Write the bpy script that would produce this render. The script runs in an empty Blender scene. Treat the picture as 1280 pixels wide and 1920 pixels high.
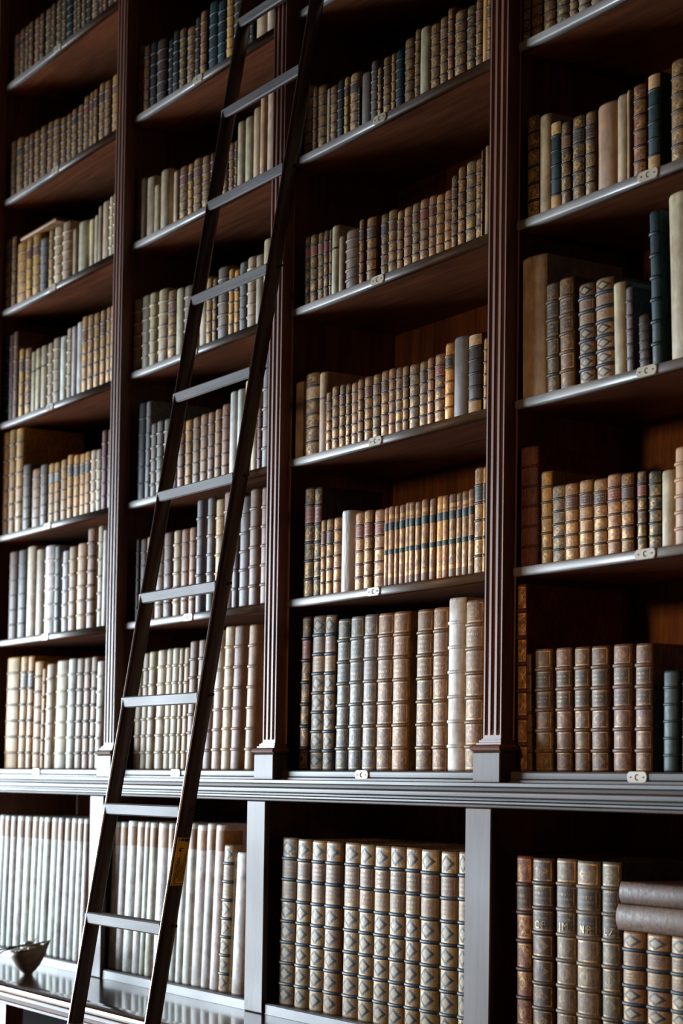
import bpy, math, random
from mathutils import Vector, Matrix, noise as mnoise
random.seed(7)
D = bpy.data
SC = bpy.context.scene
COL = SC.collection
S = 0.95            # one bay of the bookcase, in metres
Z0 = 0.943          # height of the plan's zero above the floor

def W(x, y, z):     # bookcase plan units -> metres
    return Vector((S * x, S * y, S * z + Z0))

def lin(r, g, b):
    f = lambda c: (c / 255 / 12.92) if c / 255 <= .04045 else ((c / 255 + .055) / 1.055) ** 2.4
    return (f(r), f(g), f(b), 1.0)

# ------------------------------------------------------------------ camera
def make_camera():
    f, cy, yaw, pitch, roll = 3660.0, 1294.6033, 1.0163, 0.0464, 0.0143
    c, s, cp, sp, cr, sr = math.cos(yaw), math.sin(yaw), math.cos(pitch), math.sin(pitch), math.cos(roll), math.sin(roll)
    R0, F0, U0 = Vector((c, s, 0)), Vector((-s, c, 0)), Vector((0, 0, 1))
    F = F0 * cp + U0 * sp
    U2 = -F0 * sp + U0 * cp
    R = R0 * cr + U2 * sr
    U = -R0 * sr + U2 * cr
    cam = D.cameras.new('camera')
    cam.sensor_fit = 'VERTICAL'
    cam.sensor_height = 36.0
    cam.lens = f / 1920 * 36.0
    cam.shift_y = (cy - 960) / 1920
    cam.clip_start = .05
    cam.dof.use_dof = True
    cam.dof.focus_distance = 4.35
    cam.dof.aperture_fstop = 4.5
    o = D.objects.new('camera', cam)
    COL.objects.link(o)
    m = Matrix((R, U, -F)).transposed().to_4x4()
    m.translation = W(6.5099, -2.5685, 0.5334)
    o.matrix_world = m
    SC.camera = o
make_camera()

# ------------------------------------------------------------------ light
def area(name, loc, target, sx, sy, power, color, spread=180):
    l = D.lights.new(name, 'AREA')
    l.shape = 'RECTANGLE'
    l.size, l.size_y = sx, sy
    l.energy = power
    l.color = color
    l.spread = math.radians(spread)
    o = D.objects.new(name, l)
    COL.objects.link(o)
    o.location = loc
    o.rotation_euler = (Vector(target) - Vector(loc)).to_track_quat('-Z', 'Y').to_euler()
    return o
# tall daylight windows across the room to the left; a weak warm lamp deep in the room on the right
area('window_daylight', (-6.2, -3.6, 1.5), (1.8, 0, .55), 4.4, 2.5, 290, (.76, .89, 1.0), 66)
area('window_sun', (-3.6, -3.4, 3.2), (-1.9, -1.6, 0), 1, 1, 46, (1.0, .82, .60), 50)
area('room_lamp', (2.5, -3.1, 2.46), (3.1, 0, 1.2), .35, .35, 4.8, (1.0, .60, .31), 75)
w = D.worlds.new('world')
SC.world = w
w.use_nodes = True
w.node_tree.nodes['Background'].inputs[0].default_value = (.55, .7, 1, 1)
w.node_tree.nodes['Background'].inputs[1].default_value = .006
SC.view_settings.view_transform = 'Standard'
SC.view_settings.look = 'None'
SC.view_settings.gamma = 1
SC.view_settings.use_curve_mapping = False
SC.view_settings.exposure = 0.0

# ------------------------------------------------------------------ materials
class NT:
    def __init__(s, name):
        s.mat = D.materials.new(name)
        s.mat.use_nodes = True
        s.t = s.mat.node_tree
        s.b = s.t.nodes['Principled BSDF']
        s.pos = s.t.nodes.new('ShaderNodeNewGeometry').outputs['Position']
    def n(s, typ, **kw):
        nd = s.t.nodes.new('ShaderNode' + typ)
        for k, v in kw.items():
            setattr(nd, k, v)
        return nd
    def put(s, sock, v):
        if isinstance(v, bpy.types.NodeSocket):
            s.t.links.new(v, sock)
        else:
            if isinstance(v, tuple) and sock.type == 'VECTOR':
                v = v[:3]
            sock.default_value = v
    def m(s, op, a, b=0.0, c=None, clamp=False):
        nd = s.n('Math', operation=op, use_clamp=clamp)
        s.put(nd.inputs[0], a)
        s.put(nd.inputs[1], b)
        if c is not None:
            s.put(nd.inputs[2], c)
        return nd.outputs[0]
    def scale(s, v, sx, sy, sz):
        nd = s.n('VectorMath', operation='MULTIPLY')
        s.put(nd.inputs[0], v)
        nd.inputs[1].default_value = (sx, sy, sz)
        return nd.outputs[0]
    def noise(s, vec, scale, detail=3, rough=.55):
        nd = s.n('TexNoise')
        s.put(nd.inputs['Vector'], vec)
        nd.inputs['Scale'].default_value = scale
        nd.inputs['Detail'].default_value = detail
        nd.inputs['Roughness'].default_value = rough
        return nd.outputs['Fac']
    def ss(s, x, lo, hi):                      # smoothstep, may fall as well as rise
        nd = s.n('MapRange', interpolation_type='SMOOTHSTEP')
        s.put(nd.inputs['Value'], x)
        a, b, u, v = (lo, hi, 0, 1) if lo < hi else (hi, lo, 1, 0)
        for k, q in zip(('From Min', 'From Max', 'To Min', 'To Max'), (a, b, u, v)):
            nd.inputs[k].default_value = q
        return nd.outputs[0]
    def rng(s, x, a, b, u, v):
        nd = s.n('MapRange')
        s.put(nd.inputs['Value'], x)
        for k, q in zip(('From Min', 'From Max', 'To Min', 'To Max'), (a, b, u, v)):
            nd.inputs[k].default_value = q
        return nd.outputs[0]
    def mix(s, f, a, b, blend='MIX'):
        nd = s.n('Mix', data_type='RGBA', blend_type=blend)
        s.put(nd.inputs[0], f)
        s.put(nd.inputs[6], a)
        s.put(nd.inputs[7], b)
        return nd.outputs[2]
    def gain(s, col, f):
        nd = s.n('VectorMath', operation='SCALE')
        s.put(nd.inputs[0], col)
        s.put(nd.inputs['Scale'], f)
        return nd.outputs[0]
    def band(s, x, c, hw):                     # 1 where |x - c| < hw
        return s.ss(s.m('ABSOLUTE', s.m('SUBTRACT', x, c)), hw * 1.25, hw * .75)
    def bump(s, h, strength, dist=.002):
        nd = s.n('Bump')
        nd.inputs['Strength'].default_value = strength
        nd.inputs['Distance'].default_value = dist
        s.put(nd.inputs['Height'], h)
        s.put(s.b.inputs['Normal'], nd.outputs[0])
    def out(s, col, rough=.5, metal=0.0, spec=.5, coat=0.0, coat_rough=.2):
        s.put(s.b.inputs['Base Color'], col)
        s.put(s.b.inputs['Roughness'], rough)
        s.put(s.b.inputs['Metallic'], metal)
        s.put(s.b.inputs['Specular IOR Level'], spec)
        s.put(s.b.inputs['Coat Weight'], coat)
        s.put(s.b.inputs['Coat Roughness'], coat_rough)
        return s.mat

def wood(name, base, axis, rough, coat=0.0, crough=.2, spec=.5):
    t = NT(name)
    k = {'x': (1.2, 16, 16), 'z': (16, 16, 1.2)}[axis]
    g = t.noise(t.scale(t.pos, *k), 4.0, 6, .65)
    f = t.noise(t.scale(t.pos, *[q * 6 for q in k]), 5.0, 3)
    b = t.noise(t.pos, 3.0, 2)
    col = t.gain(base, t.rng(g, .3, .7, .55, 1.5))
    col = t.gain(col, t.rng(f, .3, .7, .9, 1.1))
    col = t.gain(col, t.rng(b, .3, .7, .85, 1.15))
    return t.out(col, t.rng(b, .3, .7, rough * .93, rough * 1.08), 0, spec, coat, crough)

def plain(name, col, rough=.5, metal=0.0, var=.2, spec=.5):
    t = NT(name)
    n = t.noise(t.pos, 60, 4)
    return t.out(t.gain(col, t.rng(n, .3, .7, 1 - var, 1 + var)), rough, metal, spec)

def tinted(t):
    a = t.n('Attribute', attribute_name='tint')
    return a.outputs['Color']

def book_material(name, kind):
    t = NT(name)
    tint = tinted(t)
    uv = t.n('UVMap', uv_map='UVMap').outputs[0]
    sep = t.n('SeparateXYZ')
    t.put(sep.inputs[0], uv)
    u, v = sep.outputs[0], sep.outputs[1]
    fine = t.noise(t.pos, 130, 4, .6)
    mid = t.noise(t.pos, 38, 3)
    streak = t.noise(t.scale(t.pos, 260, 260, 22), 1.0, 4, .6)
    big = t.noise(t.pos, 14, 3)
    if kind == 'vellum':
        col = t.gain(tint, t.rng(mid, .3, .7, .74, 1.14))
        drag = t.noise(t.scale(t.pos, 70, 70, 9), 1.0, 4, .6)
        col = t.gain(col, t.rng(drag, .35, .65, .72, 1.1))
        col = t.mix(t.m('MULTIPLY', t.ss(big, .48, .68), .6), col, (.30, .19, .10, 1))
        col = t.mix(t.m('MULTIPLY', t.ss(streak, .56, .72), .35), col, (.22, .15, .09, 1))
        t.bump(mid, .25, .004)
        return t.out(col, .55, 0, .4)
    if kind == 'paper':
        e = t.noise(t.scale(t.pos, 30, 30, 500), 1.0, 3)
        t.bump(e, .3, .001)
        return t.out(t.gain(tint, t.rng(e, .3, .7, .6, 1.2)), .85, 0, .2)
    if kind == 'wrapper':
        cr = t.noise(t.scale(t.pos, 60, 60, 16), 1.0, 4)
        t.bump(cr, .6, .006)
        return t.out(t.gain(tint, t.rng(cr, .3, .7, .85, 1.08)), .7, 0, .3)
    if kind == 'label':                        # a pasted leather panel with worn gilt lettering
        col = t.gain(tint, t.rng(fine, .3, .7, .65, 1.3))
        row = t.m('FRACT', t.m('MULTIPLY', v, 4.0))
        rows = t.m('MULTIPLY', t.band(row, .5, .27), t.m('MULTIPLY', t.band(v, .5, .40), t.band(u, .5, .34)))
        gl = t.n('CombineXYZ')
        t.put(gl.inputs[0], t.m('MULTIPLY', u, 26.0))
        t.put(gl.inputs[1], t.m('ADD', t.m('FLOOR', t.m('MULTIPLY', v, 4.0)), t.m('MULTIPLY', v, 3.0)))
        px = t.n('VectorMath', operation='ADD')
        t.put(px.inputs[0], gl.outputs[0])
        t.put(px.inputs[1], t.scale(t.pos, 9, 9, 9))
        let = t.ss(t.noise(px.outputs[0], 1.0, 2), .50, .56)
        frame = t.m('MAXIMUM', t.band(t.m('ABSOLUTE', t.m('SUBTRACT', v, .5)), .44, .025),
                    t.m('MULTIPLY', t.band(t.m('ABSOLUTE', t.m('SUBTRACT', u, .5)), .42, .02), t.band(v, .5, .45)))
        g = t.m('MAXIMUM', t.m('MULTIPLY', rows, let), frame)
        g = t.m('MULTIPLY', g, t.rng(mid, .35, .65, .15, .8))
        col = t.mix(g, col, (.50, .34, .15, 1))
        t.bump(streak, .2, .001)
        return t.out(col, .55, t.m('MULTIPLY', g, .5), .28)
    # leather
    col = t.gain(tint, t.rng(fine, .3, .7, .62, 1.32))
    col = t.gain(col, t.rng(big, .35, .65, .75, 1.25))
    worn = t.mix(.2, t.gain(tint, 1.6), (.34, .24, .15, 1))
    col = t.mix(t.m('MULTIPLY', t.ss(streak, .52, .68), .5), col, worn)
    crack = t.noise(t.scale(t.pos, 420, 420, 40), 1.0, 3, .6)
    col = t.gain(col, t.rng(crack, .38, .52, .5, 1.0))
    du = t.m('MULTIPLY', t.m('ABSOLUTE', t.m('SUBTRACT', u, .5)), 2.0)
    fv = t.m('FRACT', v)
    dv = t.m('MULTIPLY', t.m('ABSOLUTE', t.m('SUBTRACT', fv, .5)), 2.0)
    on = t.m('LESS_THAN', du, 1.01)
    metal = 0.0
    if kind in ('gilt', 'folio', 'diamond'):
        fr = t.m('MAXIMUM', t.m('MULTIPLY', t.band(du, .80, .045), t.ss(dv, .82, .76)),
                 t.m('MULTIPLY', t.band(dv, .74, .05), t.ss(du, .86, .8)))
        loz = t.m('ADD', du, dv)
        sw = t.n('CombineXYZ')
        t.put(sw.inputs[0], t.m('MULTIPLY', du, 3.2))
        t.put(sw.inputs[1], t.m('MULTIPLY', dv, 3.2))
        t.put(sw.inputs[2], t.m('FLOOR', v))
        pw = t.n('VectorMath', operation='ADD')
        t.put(pw.inputs[0], sw.outputs[0])
        t.put(pw.inputs[1], t.scale(t.pos, 5, 5, 5))
        fil = t.m('MULTIPLY', t.band(t.noise(pw.outputs[0], 1.6, 2), .5, .055), t.m('MULTIPLY', t.ss(du, .78, .70), t.ss(dv, .70, .62)))
        wear = t.rng(t.noise(t.pos, 55, 3), .38, .62, .12, 1.0)
        gold = (.62, .38, .12, 1)
        if kind == 'diamond':
            col = t.mix(t.m('MULTIPLY', on, t.rng(mid, .35, .65, .45, .8)), col, (.20, .14, .08, 1))
            ring = t.m('MULTIPLY', on, t.band(loz, .60, .155))
            cen = t.m('MULTIPLY', on, t.ss(loz, .47, .42))
            navy = t.mix(t.ss(mid, .4, .65), (.008, .016, .028, 1), (.025, .04, .055, 1))
            col = t.mix(t.m('MULTIPLY', ring, .96), col, navy)
            col = t.mix(t.m('MULTIPLY', cen, .8), col, (.44, .35, .21, 1))
            g = t.m('MAXIMUM', t.m('MULTIPLY', fr, .7), t.m('MULTIPLY', fil, t.ss(loz, .76, .82)))
        elif kind == 'gilt':
            cen = t.m('MULTIPLY', t.band(loz, .42, .12), t.ss(dv, .7, .6))
            g = t.m('MAXIMUM', t.m('MAXIMUM', fr, fil), cen)
        else:
            cen = t.m('MULTIPLY', t.band(loz, .52, .05), t.ss(dv, .7, .6))
            g = t.m('MAXIMUM', t.m('MULTIPLY', fr, .9), t.m('MULTIPLY', t.m('MAXIMUM', t.m('MULTIPLY', fil, t.ss(loz, .75, .55)), cen), .5))
        g = t.m('MULTIPLY', t.m('MULTIPLY', g, on), wear)
        col = t.mix(t.m('MULTIPLY', g, .75), col, gold)
        metal = t.m('MULTIPLY', g, .6)
    t.bump(streak, .25, .0015)
    return t.out(col, t.rng(fine, .3, .7, .44, .62), metal, .28)

M = {
    'wood_v': wood('dark_walnut_upright', lin(112, 68, 47), 'z', .48, 0, .25, .5),
    'shelf': wood('walnut_shelf', lin(118, 70, 42), 'x', .46, 0, .25, .32),
    'wood_h': wood('dark_walnut_level', lin(80, 50, 35), 'x', .46, 0, .25, .32),
    'post': wood('sheen_greyed_walnut_upright', lin(80, 64, 56), 'z', .5, 0, .2, .26),  # grey mixed into the brown to imitate bluish window reflection
    'rail_h': wood('sheen_greyed_walnut_level', lin(72, 62, 58), 'x', .46, 0, .2, .30),  # window sheen likewise put into the base colour
    'edge': wood('sheen_tinted_shelf_edge', lin(120, 114, 110), 'x', .42, .1, .3, .45),  # pale colour stands in for window light caught by the nosing
    'back': wood('walnut_back_boards', lin(136, 86, 50), 'z', .7, 0, .2, .25),
    'bench': wood('polished_walnut', lin(62, 42, 34), 'x', .18, .5, .09, .35),
    'ladder': wood('ladder_dark_wood', lin(44, 25, 19), 'z', .28, .3, .15),
    'tread': wood('ladder_tread_grey', lin(92, 88, 88), 'x', .55, 0, .2, .22),
    'iron': plain('dark_iron', lin(40, 36, 36), .5, .6),
    'brass': plain('ivory_plaque', lin(186, 176, 154), .45, 0, .1),
    'shade': plain('shade_black_recess', lin(20, 17, 15), .95, 0, .2, .05),  # near-black colour painted for the shade inside open compartments
    'black': plain('black_paint', lin(22, 20, 20), .5),
    'floor': wood('oak_floor', lin(176, 124, 84), 'x', .45),
    'plaster': plain('old_plaster', lin(120, 110, 100), .9, 0, .1),
    'sticker': plain('yellow_sticker', lin(250, 190, 50), .5, 0, .1),
    'pale': plain('pale_pebble', lin(214, 206, 186), .6, 0, .15),
    'twig': plain('twig_bark', lin(66, 46, 38), .8, 0, .3),
    'bowl': plain('bowl_shell', lin(138, 108, 84), .5, 0, .4),
    'gold': plain('gilt_letter', lin(190, 165, 110), .4, .3),
}
for k in ('vellum', 'paper', 'wrapper', 'label', 'leather', 'gilt', 'folio', 'diamond'):
    M[k] = book_material('book_' + k, k)

# ------------------------------------------------------------------ mesh helper
class MB:
    def __init__(s):
        s.v, s.f, s.mi, s.sm, s.uv, s.tint, s.mats = [], [], [], [], [], [], []
    def mat(s, m):
        if m not in s.mats:
            s.mats.append(m)
        return s.mats.index(m)
    def add(s, verts, faces, mat, smooth=False, uvs=None, tint=None, xf=None):
        o = len(s.v)
        i = s.mat(mat)
        s.v += [tuple(xf @ Vector(p)) for p in verts] if xf else [tuple(p) for p in verts]
        s.uv += uvs if uvs else [(-1.0, 0.0)] * len(verts)
        s.tint += [tint or (.5, .5, .5, 1)] * len(verts)
        for k, f in enumerate(faces):
            s.f.append([o + a for a in f])
            s.mi.append(i)
            s.sm.append(smooth[k] if isinstance(smooth, list) else smooth)
    def box(s, a, b, mat, tint=None, bevel=0.0):
        (x0, y0, z0), (x1, y1, z1) = a, b
        if bevel <= 0:
            v = [(x, y, z) for z in (z0, z1) for y in (y0, y1) for x in (x0, x1)]
            s.add(v, [(0, 2, 3, 1), (4, 5, 7, 6), (0, 1, 5, 4), (2, 6, 7, 3), (0, 4, 6, 2), (1, 3, 7, 5)], mat, False, None, tint)
            return
        e = bevel
        def ring(z, k):
            return [(x0 + e * k, y0 + e, z), (x0 + e, y0 + e * k, z), (x1 - e, y0 + e * k, z), (x1 - e * k, y0 + e, z),
                    (x1 - e * k, y1 - e, z), (x1 - e, y1 - e * k, z), (x0 + e, y1 - e * k, z), (x0 + e * k, y1 - e, z)]
        s.loft([ring(z0, 1), ring(z0 + e, 0), ring(z1 - e, 0), ring(z1, 1)], mat, False, tint)
    def loft(s, rings, mat, smooth=True, tint=None, caps=True, closed=True, uvs=None):
        n = len(rings[0])
        v = [p for r in rings for p in r]
        f = []
        for a in range(len(rings) - 1):
            for k in range(n if closed else n - 1):
                q = (k + 1) % n
                f.append((a * n + k, a * n + q, (a + 1) * n + q, (a + 1) * n + k))
        sm = [smooth] * len(f)
        if caps:
            f += [tuple(reversed(range(n))), tuple(range((len(rings) - 1) * n, len(rings) * n))]
            sm += [False, False]
        s.add(v, f, mat, sm, uvs, tint)
    def tube(s, pts, rad, mat, n=8, tint=None):
        pts = [Vector(p) for p in pts]
        rings = []
        for i, p in enumerate(pts):
            d = (pts[min(i + 1, len(pts) - 1)] - pts[max(i - 1, 0)]).normalized()
            a = d.cross(Vector((.31, .17, .93))).normalized()
            b = d.cross(a)
            r = rad[i] if isinstance(rad, (list, tuple)) else rad
            rings.append([p + (a * math.cos(2 * math.pi * k / n) + b * math.sin(2 * math.pi * k / n)) * r for k in range(n)])
        s.loft(rings, mat, True, tint)
    def extrude_x(s, prof, x0, x1, mat, smooth=False):   # prof: (y, z) outline
        s.loft([[(x0, y, z) for y, z in prof], [(x1, y, z) for y, z in prof]], mat, smooth)
    def build(s, name, parent=None, loc=None):
        me = D.meshes.new(name)
        loc = Vector(loc) if loc is not None else Vector((0, 0, 0))
        me.from_pydata([tuple(Vector(p) - loc) for p in s.v], [], s.f)
        me.polygons.foreach_set('material_index', s.mi)
        me.polygons.foreach_set('use_smooth', s.sm)
        for m in s.mats:
            me.materials.append(M[m])
        if any(m in BOOKMATS for m in s.mats):
            a = me.color_attributes.new('tint', 'FLOAT_COLOR', 'POINT')
            a.data.foreach_set('color', [c for t in s.tint for c in t])
            ul = me.uv_layers.new(name='UVMap')
            ul.data.foreach_set('uv', [c for l in me.loops for c in s.uv[l.vertex_index]])
        me.update()
        o = D.objects.new(name, me)
        COL.objects.link(o)
        if parent:
            o.parent = parent
            o.location = loc - world_loc(parent)
        else:
            o.location = loc
        return o
BOOKMATS = {'vellum', 'paper', 'wrapper', 'label', 'leather', 'gilt', 'folio', 'diamond'}

def world_loc(o):
    p = Vector(o.location)
    while o.parent:
        o = o.parent
        p += o.location
    return p

def thing(name, label, cat, loc, group=None):
    o = D.objects.new(name, None)
    o.empty_display_size = .05
    COL.objects.link(o)
    o.location = loc
    return tag(o, label, cat, group)

def tag(o, label, cat, group=None):
    o['label'] = label
    o['category'] = cat
    if group:
        o['group'] = group
    return o

def struct(o):
    o['kind'] = 'structure'
    return o
# ------------------------------------------------------------------ room
ZC = 5.2
def room():
    m = MB(); m.box((-6, -6, -.1), (9, S * .40 + .25, 0), 'floor'); struct(m.build('floor'))
    m = MB(); m.box((-6, S * .40 + .01, 0), (9, S * .40 + .25, ZC), 'plaster'); struct(m.build('wall_back'))
    m = MB(); m.box((-6, -6, ZC), (9, S * .40 + .25, ZC + .1), 'plaster'); struct(m.build('ceiling'))
room()

# ------------------------------------------------------------------ bookcase
PX = [-.075, 1, 2, 3, 4]                     # pilaster axes
YF, YB = .030, .370                          # shelf front, back panel
LZ = [.991, 1.365, 1.769, 2.176, 2.577, 2.999, 3.42]    # undersides of the shelves
TH = .0215
PT, TOPZ = .020, 3.75
PLAQUES = {1: (.433, [1, 2, 3, 4, 5, 6]), 2: (.475, [1, 3, 5]), 3: (.468, [1, 2, 3, 4]), 4: (.486, [1, 2, 3])}

def nosing(y0, y1, z0, z1, n=9):
    """rounded front edge from y0 (front) to y1, as a (y, z) outline"""
    r = (z1 - z0) / 2
    c = (z0 + z1) / 2
    p = [(y1, z0)]
    for k in range(n):
        a = -math.pi / 2 + math.pi * k / (n - 1)
        ca, sa = math.cos(a), math.sin(a)      # squarish, softly rounded edge
        p.append((y0 + r * .6 - r * .6 * abs(ca) ** .6, c + r * math.copysign(abs(sa) ** .7, sa)))
    return p + [(y1, z1)]

def wp(prof):
    return [(S * y, S * z + Z0) for y, z in prof]

def plaque(m, x, y, z, hw, hh):
    """oval-ended ivory plaque with two screws and a C-shaped slot, lying on the plane y"""
    out = []
    for sx, sg in ((1, 1), (-1, -1)):
        for k in range(7):
            a = -math.pi / 2 + math.pi * k / 6
            out.append((x + sx * (hw - hh * .8) + sg * hh * .8 * math.cos(a), z + sg * hh * math.sin(a)))
    t = .0035
    rings = [[(a, y, b) for a, b in out], [(a, y - t * .7, b) for a, b in out],
             [(x + (a - x) * .94, y - t, z + (b - z) * .9) for a, b in out]]
    m.loft([list(reversed(r)) for r in rings], 'brass', False)
    for sx in (-1, 1):
        pts = [(x + sx * hw * .62, y - t + .0005, z), (x + sx * hw * .62, y - t - .0012, z)]
        m.tube(pts, hh * .13, 'black', 8)
    c = [(x + hh * .38 * math.cos(a), y - t - .0003, z + hh * .48 * math.sin(a)) for a in [math.radians(q) for q in range(50, 311, 26)]]
    m.tube(c, hh * .075, 'black', 6)

def flutes(hw, depth, n=3):
    """front outline of a fluted shaft, from left to right: (x offset, depth)"""
    p = [(-hw, 0)]
    step = 2 * hw / n
    land = step * .36
    for k in range(n):
        x0 = -hw + k * step + land / 2 + (land * .12 if k == 0 else 0)
        x1 = -hw + (k + 1) * step - land / 2
        for q in range(7):
            a = math.pi * q / 6
            p.append(((x0 + x1) / 2 - (x1 - x0) / 2 * math.cos(a), depth * math.sin(a) ** .7))
    return p + [(hw, 0)]

def bookcase():
    bc = thing('bookcase', 'tall dark walnut library bookcase with fluted pilasters along the whole wall', 'bookcase', W(2, .03, -.077))
    # back panels, one per bay
    for b in range(1, 5):
        m = MB()
        n = 5
        x0, x1 = PX[b - 1] + PT, PX[b] - PT
        for k in range(n):                     # boards with fine joints
            a, c = x0 + (x1 - x0) * k / n, x0 + (x1 - x0) * (k + 1) / n
            m.box(W(a + .001, YB, -.05), W(c - .001, YB + .02, TOPZ), 'back')
        m.box(W(x0, YB + .018, -.05), W(x1, YB + .028, TOPZ), 'back')
        m.build('back_panel', bc)
    # partitions with front stiles
    for x in PX:
        m = MB()
        m.box(W(x - PT, YF + .004, .541), W(x + PT, YB + .02, TOPZ), 'wood_v')
        m.box(W(x - .040, YF, .535), W(x + .040, YF + .0045, TOPZ), 'wood_v', None, .002)
        m.build('partition', bc)
    # shelves
    for b in range(1, 5):
        for l, z in enumerate(LZ, 1):
            m = MB()
            x0, x1 = PX[b - 1] + PT, PX[b] - PT
            xa, xb = PX[b - 1] + .040, PX[b] - .040
            m.extrude_x(wp([(YF + .012, z), (YF + .012, z + TH), (YB, z + TH), (YB, z)][::-1]), S * x0, S * x1, 'shelf')
            m.extrude_x(wp(nosing(YF - .006, YF + .0125, z, z + TH)), S * xa, S * xb, 'edge', True)
            sh = m.build('shelf', bc)
            cx, ls = PLAQUES[b]
            if l in ls:
                m = MB()
                plaque(m, S * (cx + b - 1), S * (YF - .006) + .001, S * (z + TH / 2) + Z0, .029 if b < 4 else .031, .0105)
                m.build('shelf_plaque', sh)
        m = MB()                               # plinth board under the lowest books
        xa, xb = PX[b - 1] + .040, PX[b] - .040
        m.extrude_x(wp(nosing(.012, YF, .5405, .560, 7)), S * xa, S * xb, 'rail_h', False)
        m.box(W(PX[b - 1] + PT, YF - .001, .545), W(PX[b] - PT, YB, .560), 'wood_h')
        fa = m.build('plinth_board', bc)
        m = MB()
        plaque(m, S * ({1: .412, 2: .437, 3: .445, 4: .48}[b] + b - 1), S * .012 + .001, S * .5495 + Z0, .030, .0115)
        m.build('shelf_plaque', fa)
    # pilasters
    for x in PX:
        m = MB()
        rings = []
        for z, d in ((.632, 0), (.640, 0), (.646, .0045), (.656, .008), (TOPZ - .05, .008), (TOPZ, .008)):
            fr = [(S * (x + a), S * (0 + q / .008 * d) if d else 0.0, S * z + Z0) for a, q in flutes(.0332, .008)]
            rings.append(fr + [(S * (x + .0332), S * YF, S * z + Z0), (S * (x - .0332), S * YF, S * z + Z0)])
        m.loft(rings, 'wood_v', False)
        sh = m.build('pilaster', bc)
        m = MB()
        m.box(W(x - .051, -.016, .534), W(x + .051, YF + .001, .602), 'post', None, .002)
        r = []
        for hw, y, z in ((.047, -.010, .602), (.050, -.013, .6035), (.055, -.020, .607), (.0565, -.022, .611), (.055, -.020, .615), (.049, -.013, .6185),
                         (.046, -.010, .619), (.046, -.010, .623), (.041, -.006, .624), (.041, -.006, .629), (.036, -.003, .6295), (.036, -.003, .632)):
            r.append([W(x - hw, y, z), W(x + hw, y, z), W(x + hw, YF + .001, z), W(x - hw, YF + .001, z)])
        m.loft(r, 'wood_v', False)
        m.build('plinth', sh)
    # moulded ledge between the two tiers
    prof = [(YB, .479), (-.038, .479), (-.040, .481), (-.041, .485), (-.038, .4875), (-.030, .4885), (-.030, .4925), (-.024, .4955), (-.024, .500)]
    for k in range(9):                         # broad softly rounded torus
        a = -math.pi / 2 + math.pi * k / 8
        ca, sa = math.cos(a), math.sin(a)
        prof.append((-.046 - .012 * abs(ca) ** .6, .5080 + .0080 * math.copysign(abs(sa) ** .7, sa)))
    prof += [(-.032, .5165), (-.030, .5235), (-.040, .525), (-.044, .5265), (-.044, .5335), (-.042, .535), (.010, .5355), (.010, .5405), (YB, .5405)]
    m = MB()
    m.extrude_x(wp(prof), S * (PX[0] - .06), S * 4.06, 'rail_h', False)
    m.build('ledge', bc)
    # lower posts and their kick boards
    for x in PX:
        m = MB()
        m.box(W(x - .049, -.036, -.0765), W(x + .049, -.020, .4787), 'post', None, .0025)
        m.box(W(x - PT, -.0205, -.0765), W(x + PT, YB, .4787), 'wood_v')
        m.build('lower_post', bc)
    for b in range(1, 5):
        m = MB()
        m.extrude_x(wp([(-.030, -.0765), (-.030, -.052), (-.027, -.048), (YB, -.048), (YB, -.0765)][::-1]), S * (PX[b - 1] + .050), S * (PX[b] - .050), 'rail_h')
        m.build('kick_board', bc)
    m = MB()
    m.box(W(PX[0] - .06, -.03, TOPZ), W(4.06, YB + .03, TOPZ + .08), 'wood_h')
    m.build('cornice', bc)
    return bc
BC = bookcase()

def bench():
    bn = thing('bench_cabinet', 'long low walnut cabinet with glossy bench top running below the bookcase', 'cabinet', W(2, 0, (0 - Z0) / S))
    x0, x1 = PX[0] - .08, 4.08
    zt = -.077
    prof = [(YB, zt), (YB, zt - .03), (-.30, zt - .03), (-.325, zt - .036)]
    for k in range(9):
        a = -math.pi / 2 + math.pi * k / 8
        prof.append((-.325 - .024 * math.cos(a), zt - .018 + .017 * math.sin(a)))
    prof += [(-.31, zt)]
    m = MB(); m.extrude_x(wp(prof), S * x0, S * x1, 'bench', False); m.build('bench_top', bn)
    m = MB()
    prof = [(-.26, zt - .031), (-.318, zt - .037), (-.318, zt - .048), (-.308, zt - .052), (-.306, zt - .062), (-.298, zt - .068), (-.298, zt - .075), (-.26, zt - .075)]
    m.extrude_x(wp(prof), S * x0, S * x1, 'wood_h', False); m.build('moulding', bn)
    zf = -Z0 / S
    for x in PX:
        m = MB(); m.box(W(x - .11, -.296, zf + .09), W(x - .055, -.24, zt - .0745), 'wood_v', None, .002); m.build('stile', bn)
    m = MB(); m.box(W(x0 + .02, -.27, zf), W(x1 - .02, -.22, zf + .09), 'wood_h'); m.build('toe_board', bn)
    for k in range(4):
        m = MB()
        m.box(W(PX[k] - .05, -.02, zf + .09), W(PX[k + 1] - .115, -.005, zt - .075), 'shade')  # back of an open compartment, its shade painted in
        m.build('recess_back', bn)
bench()

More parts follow.
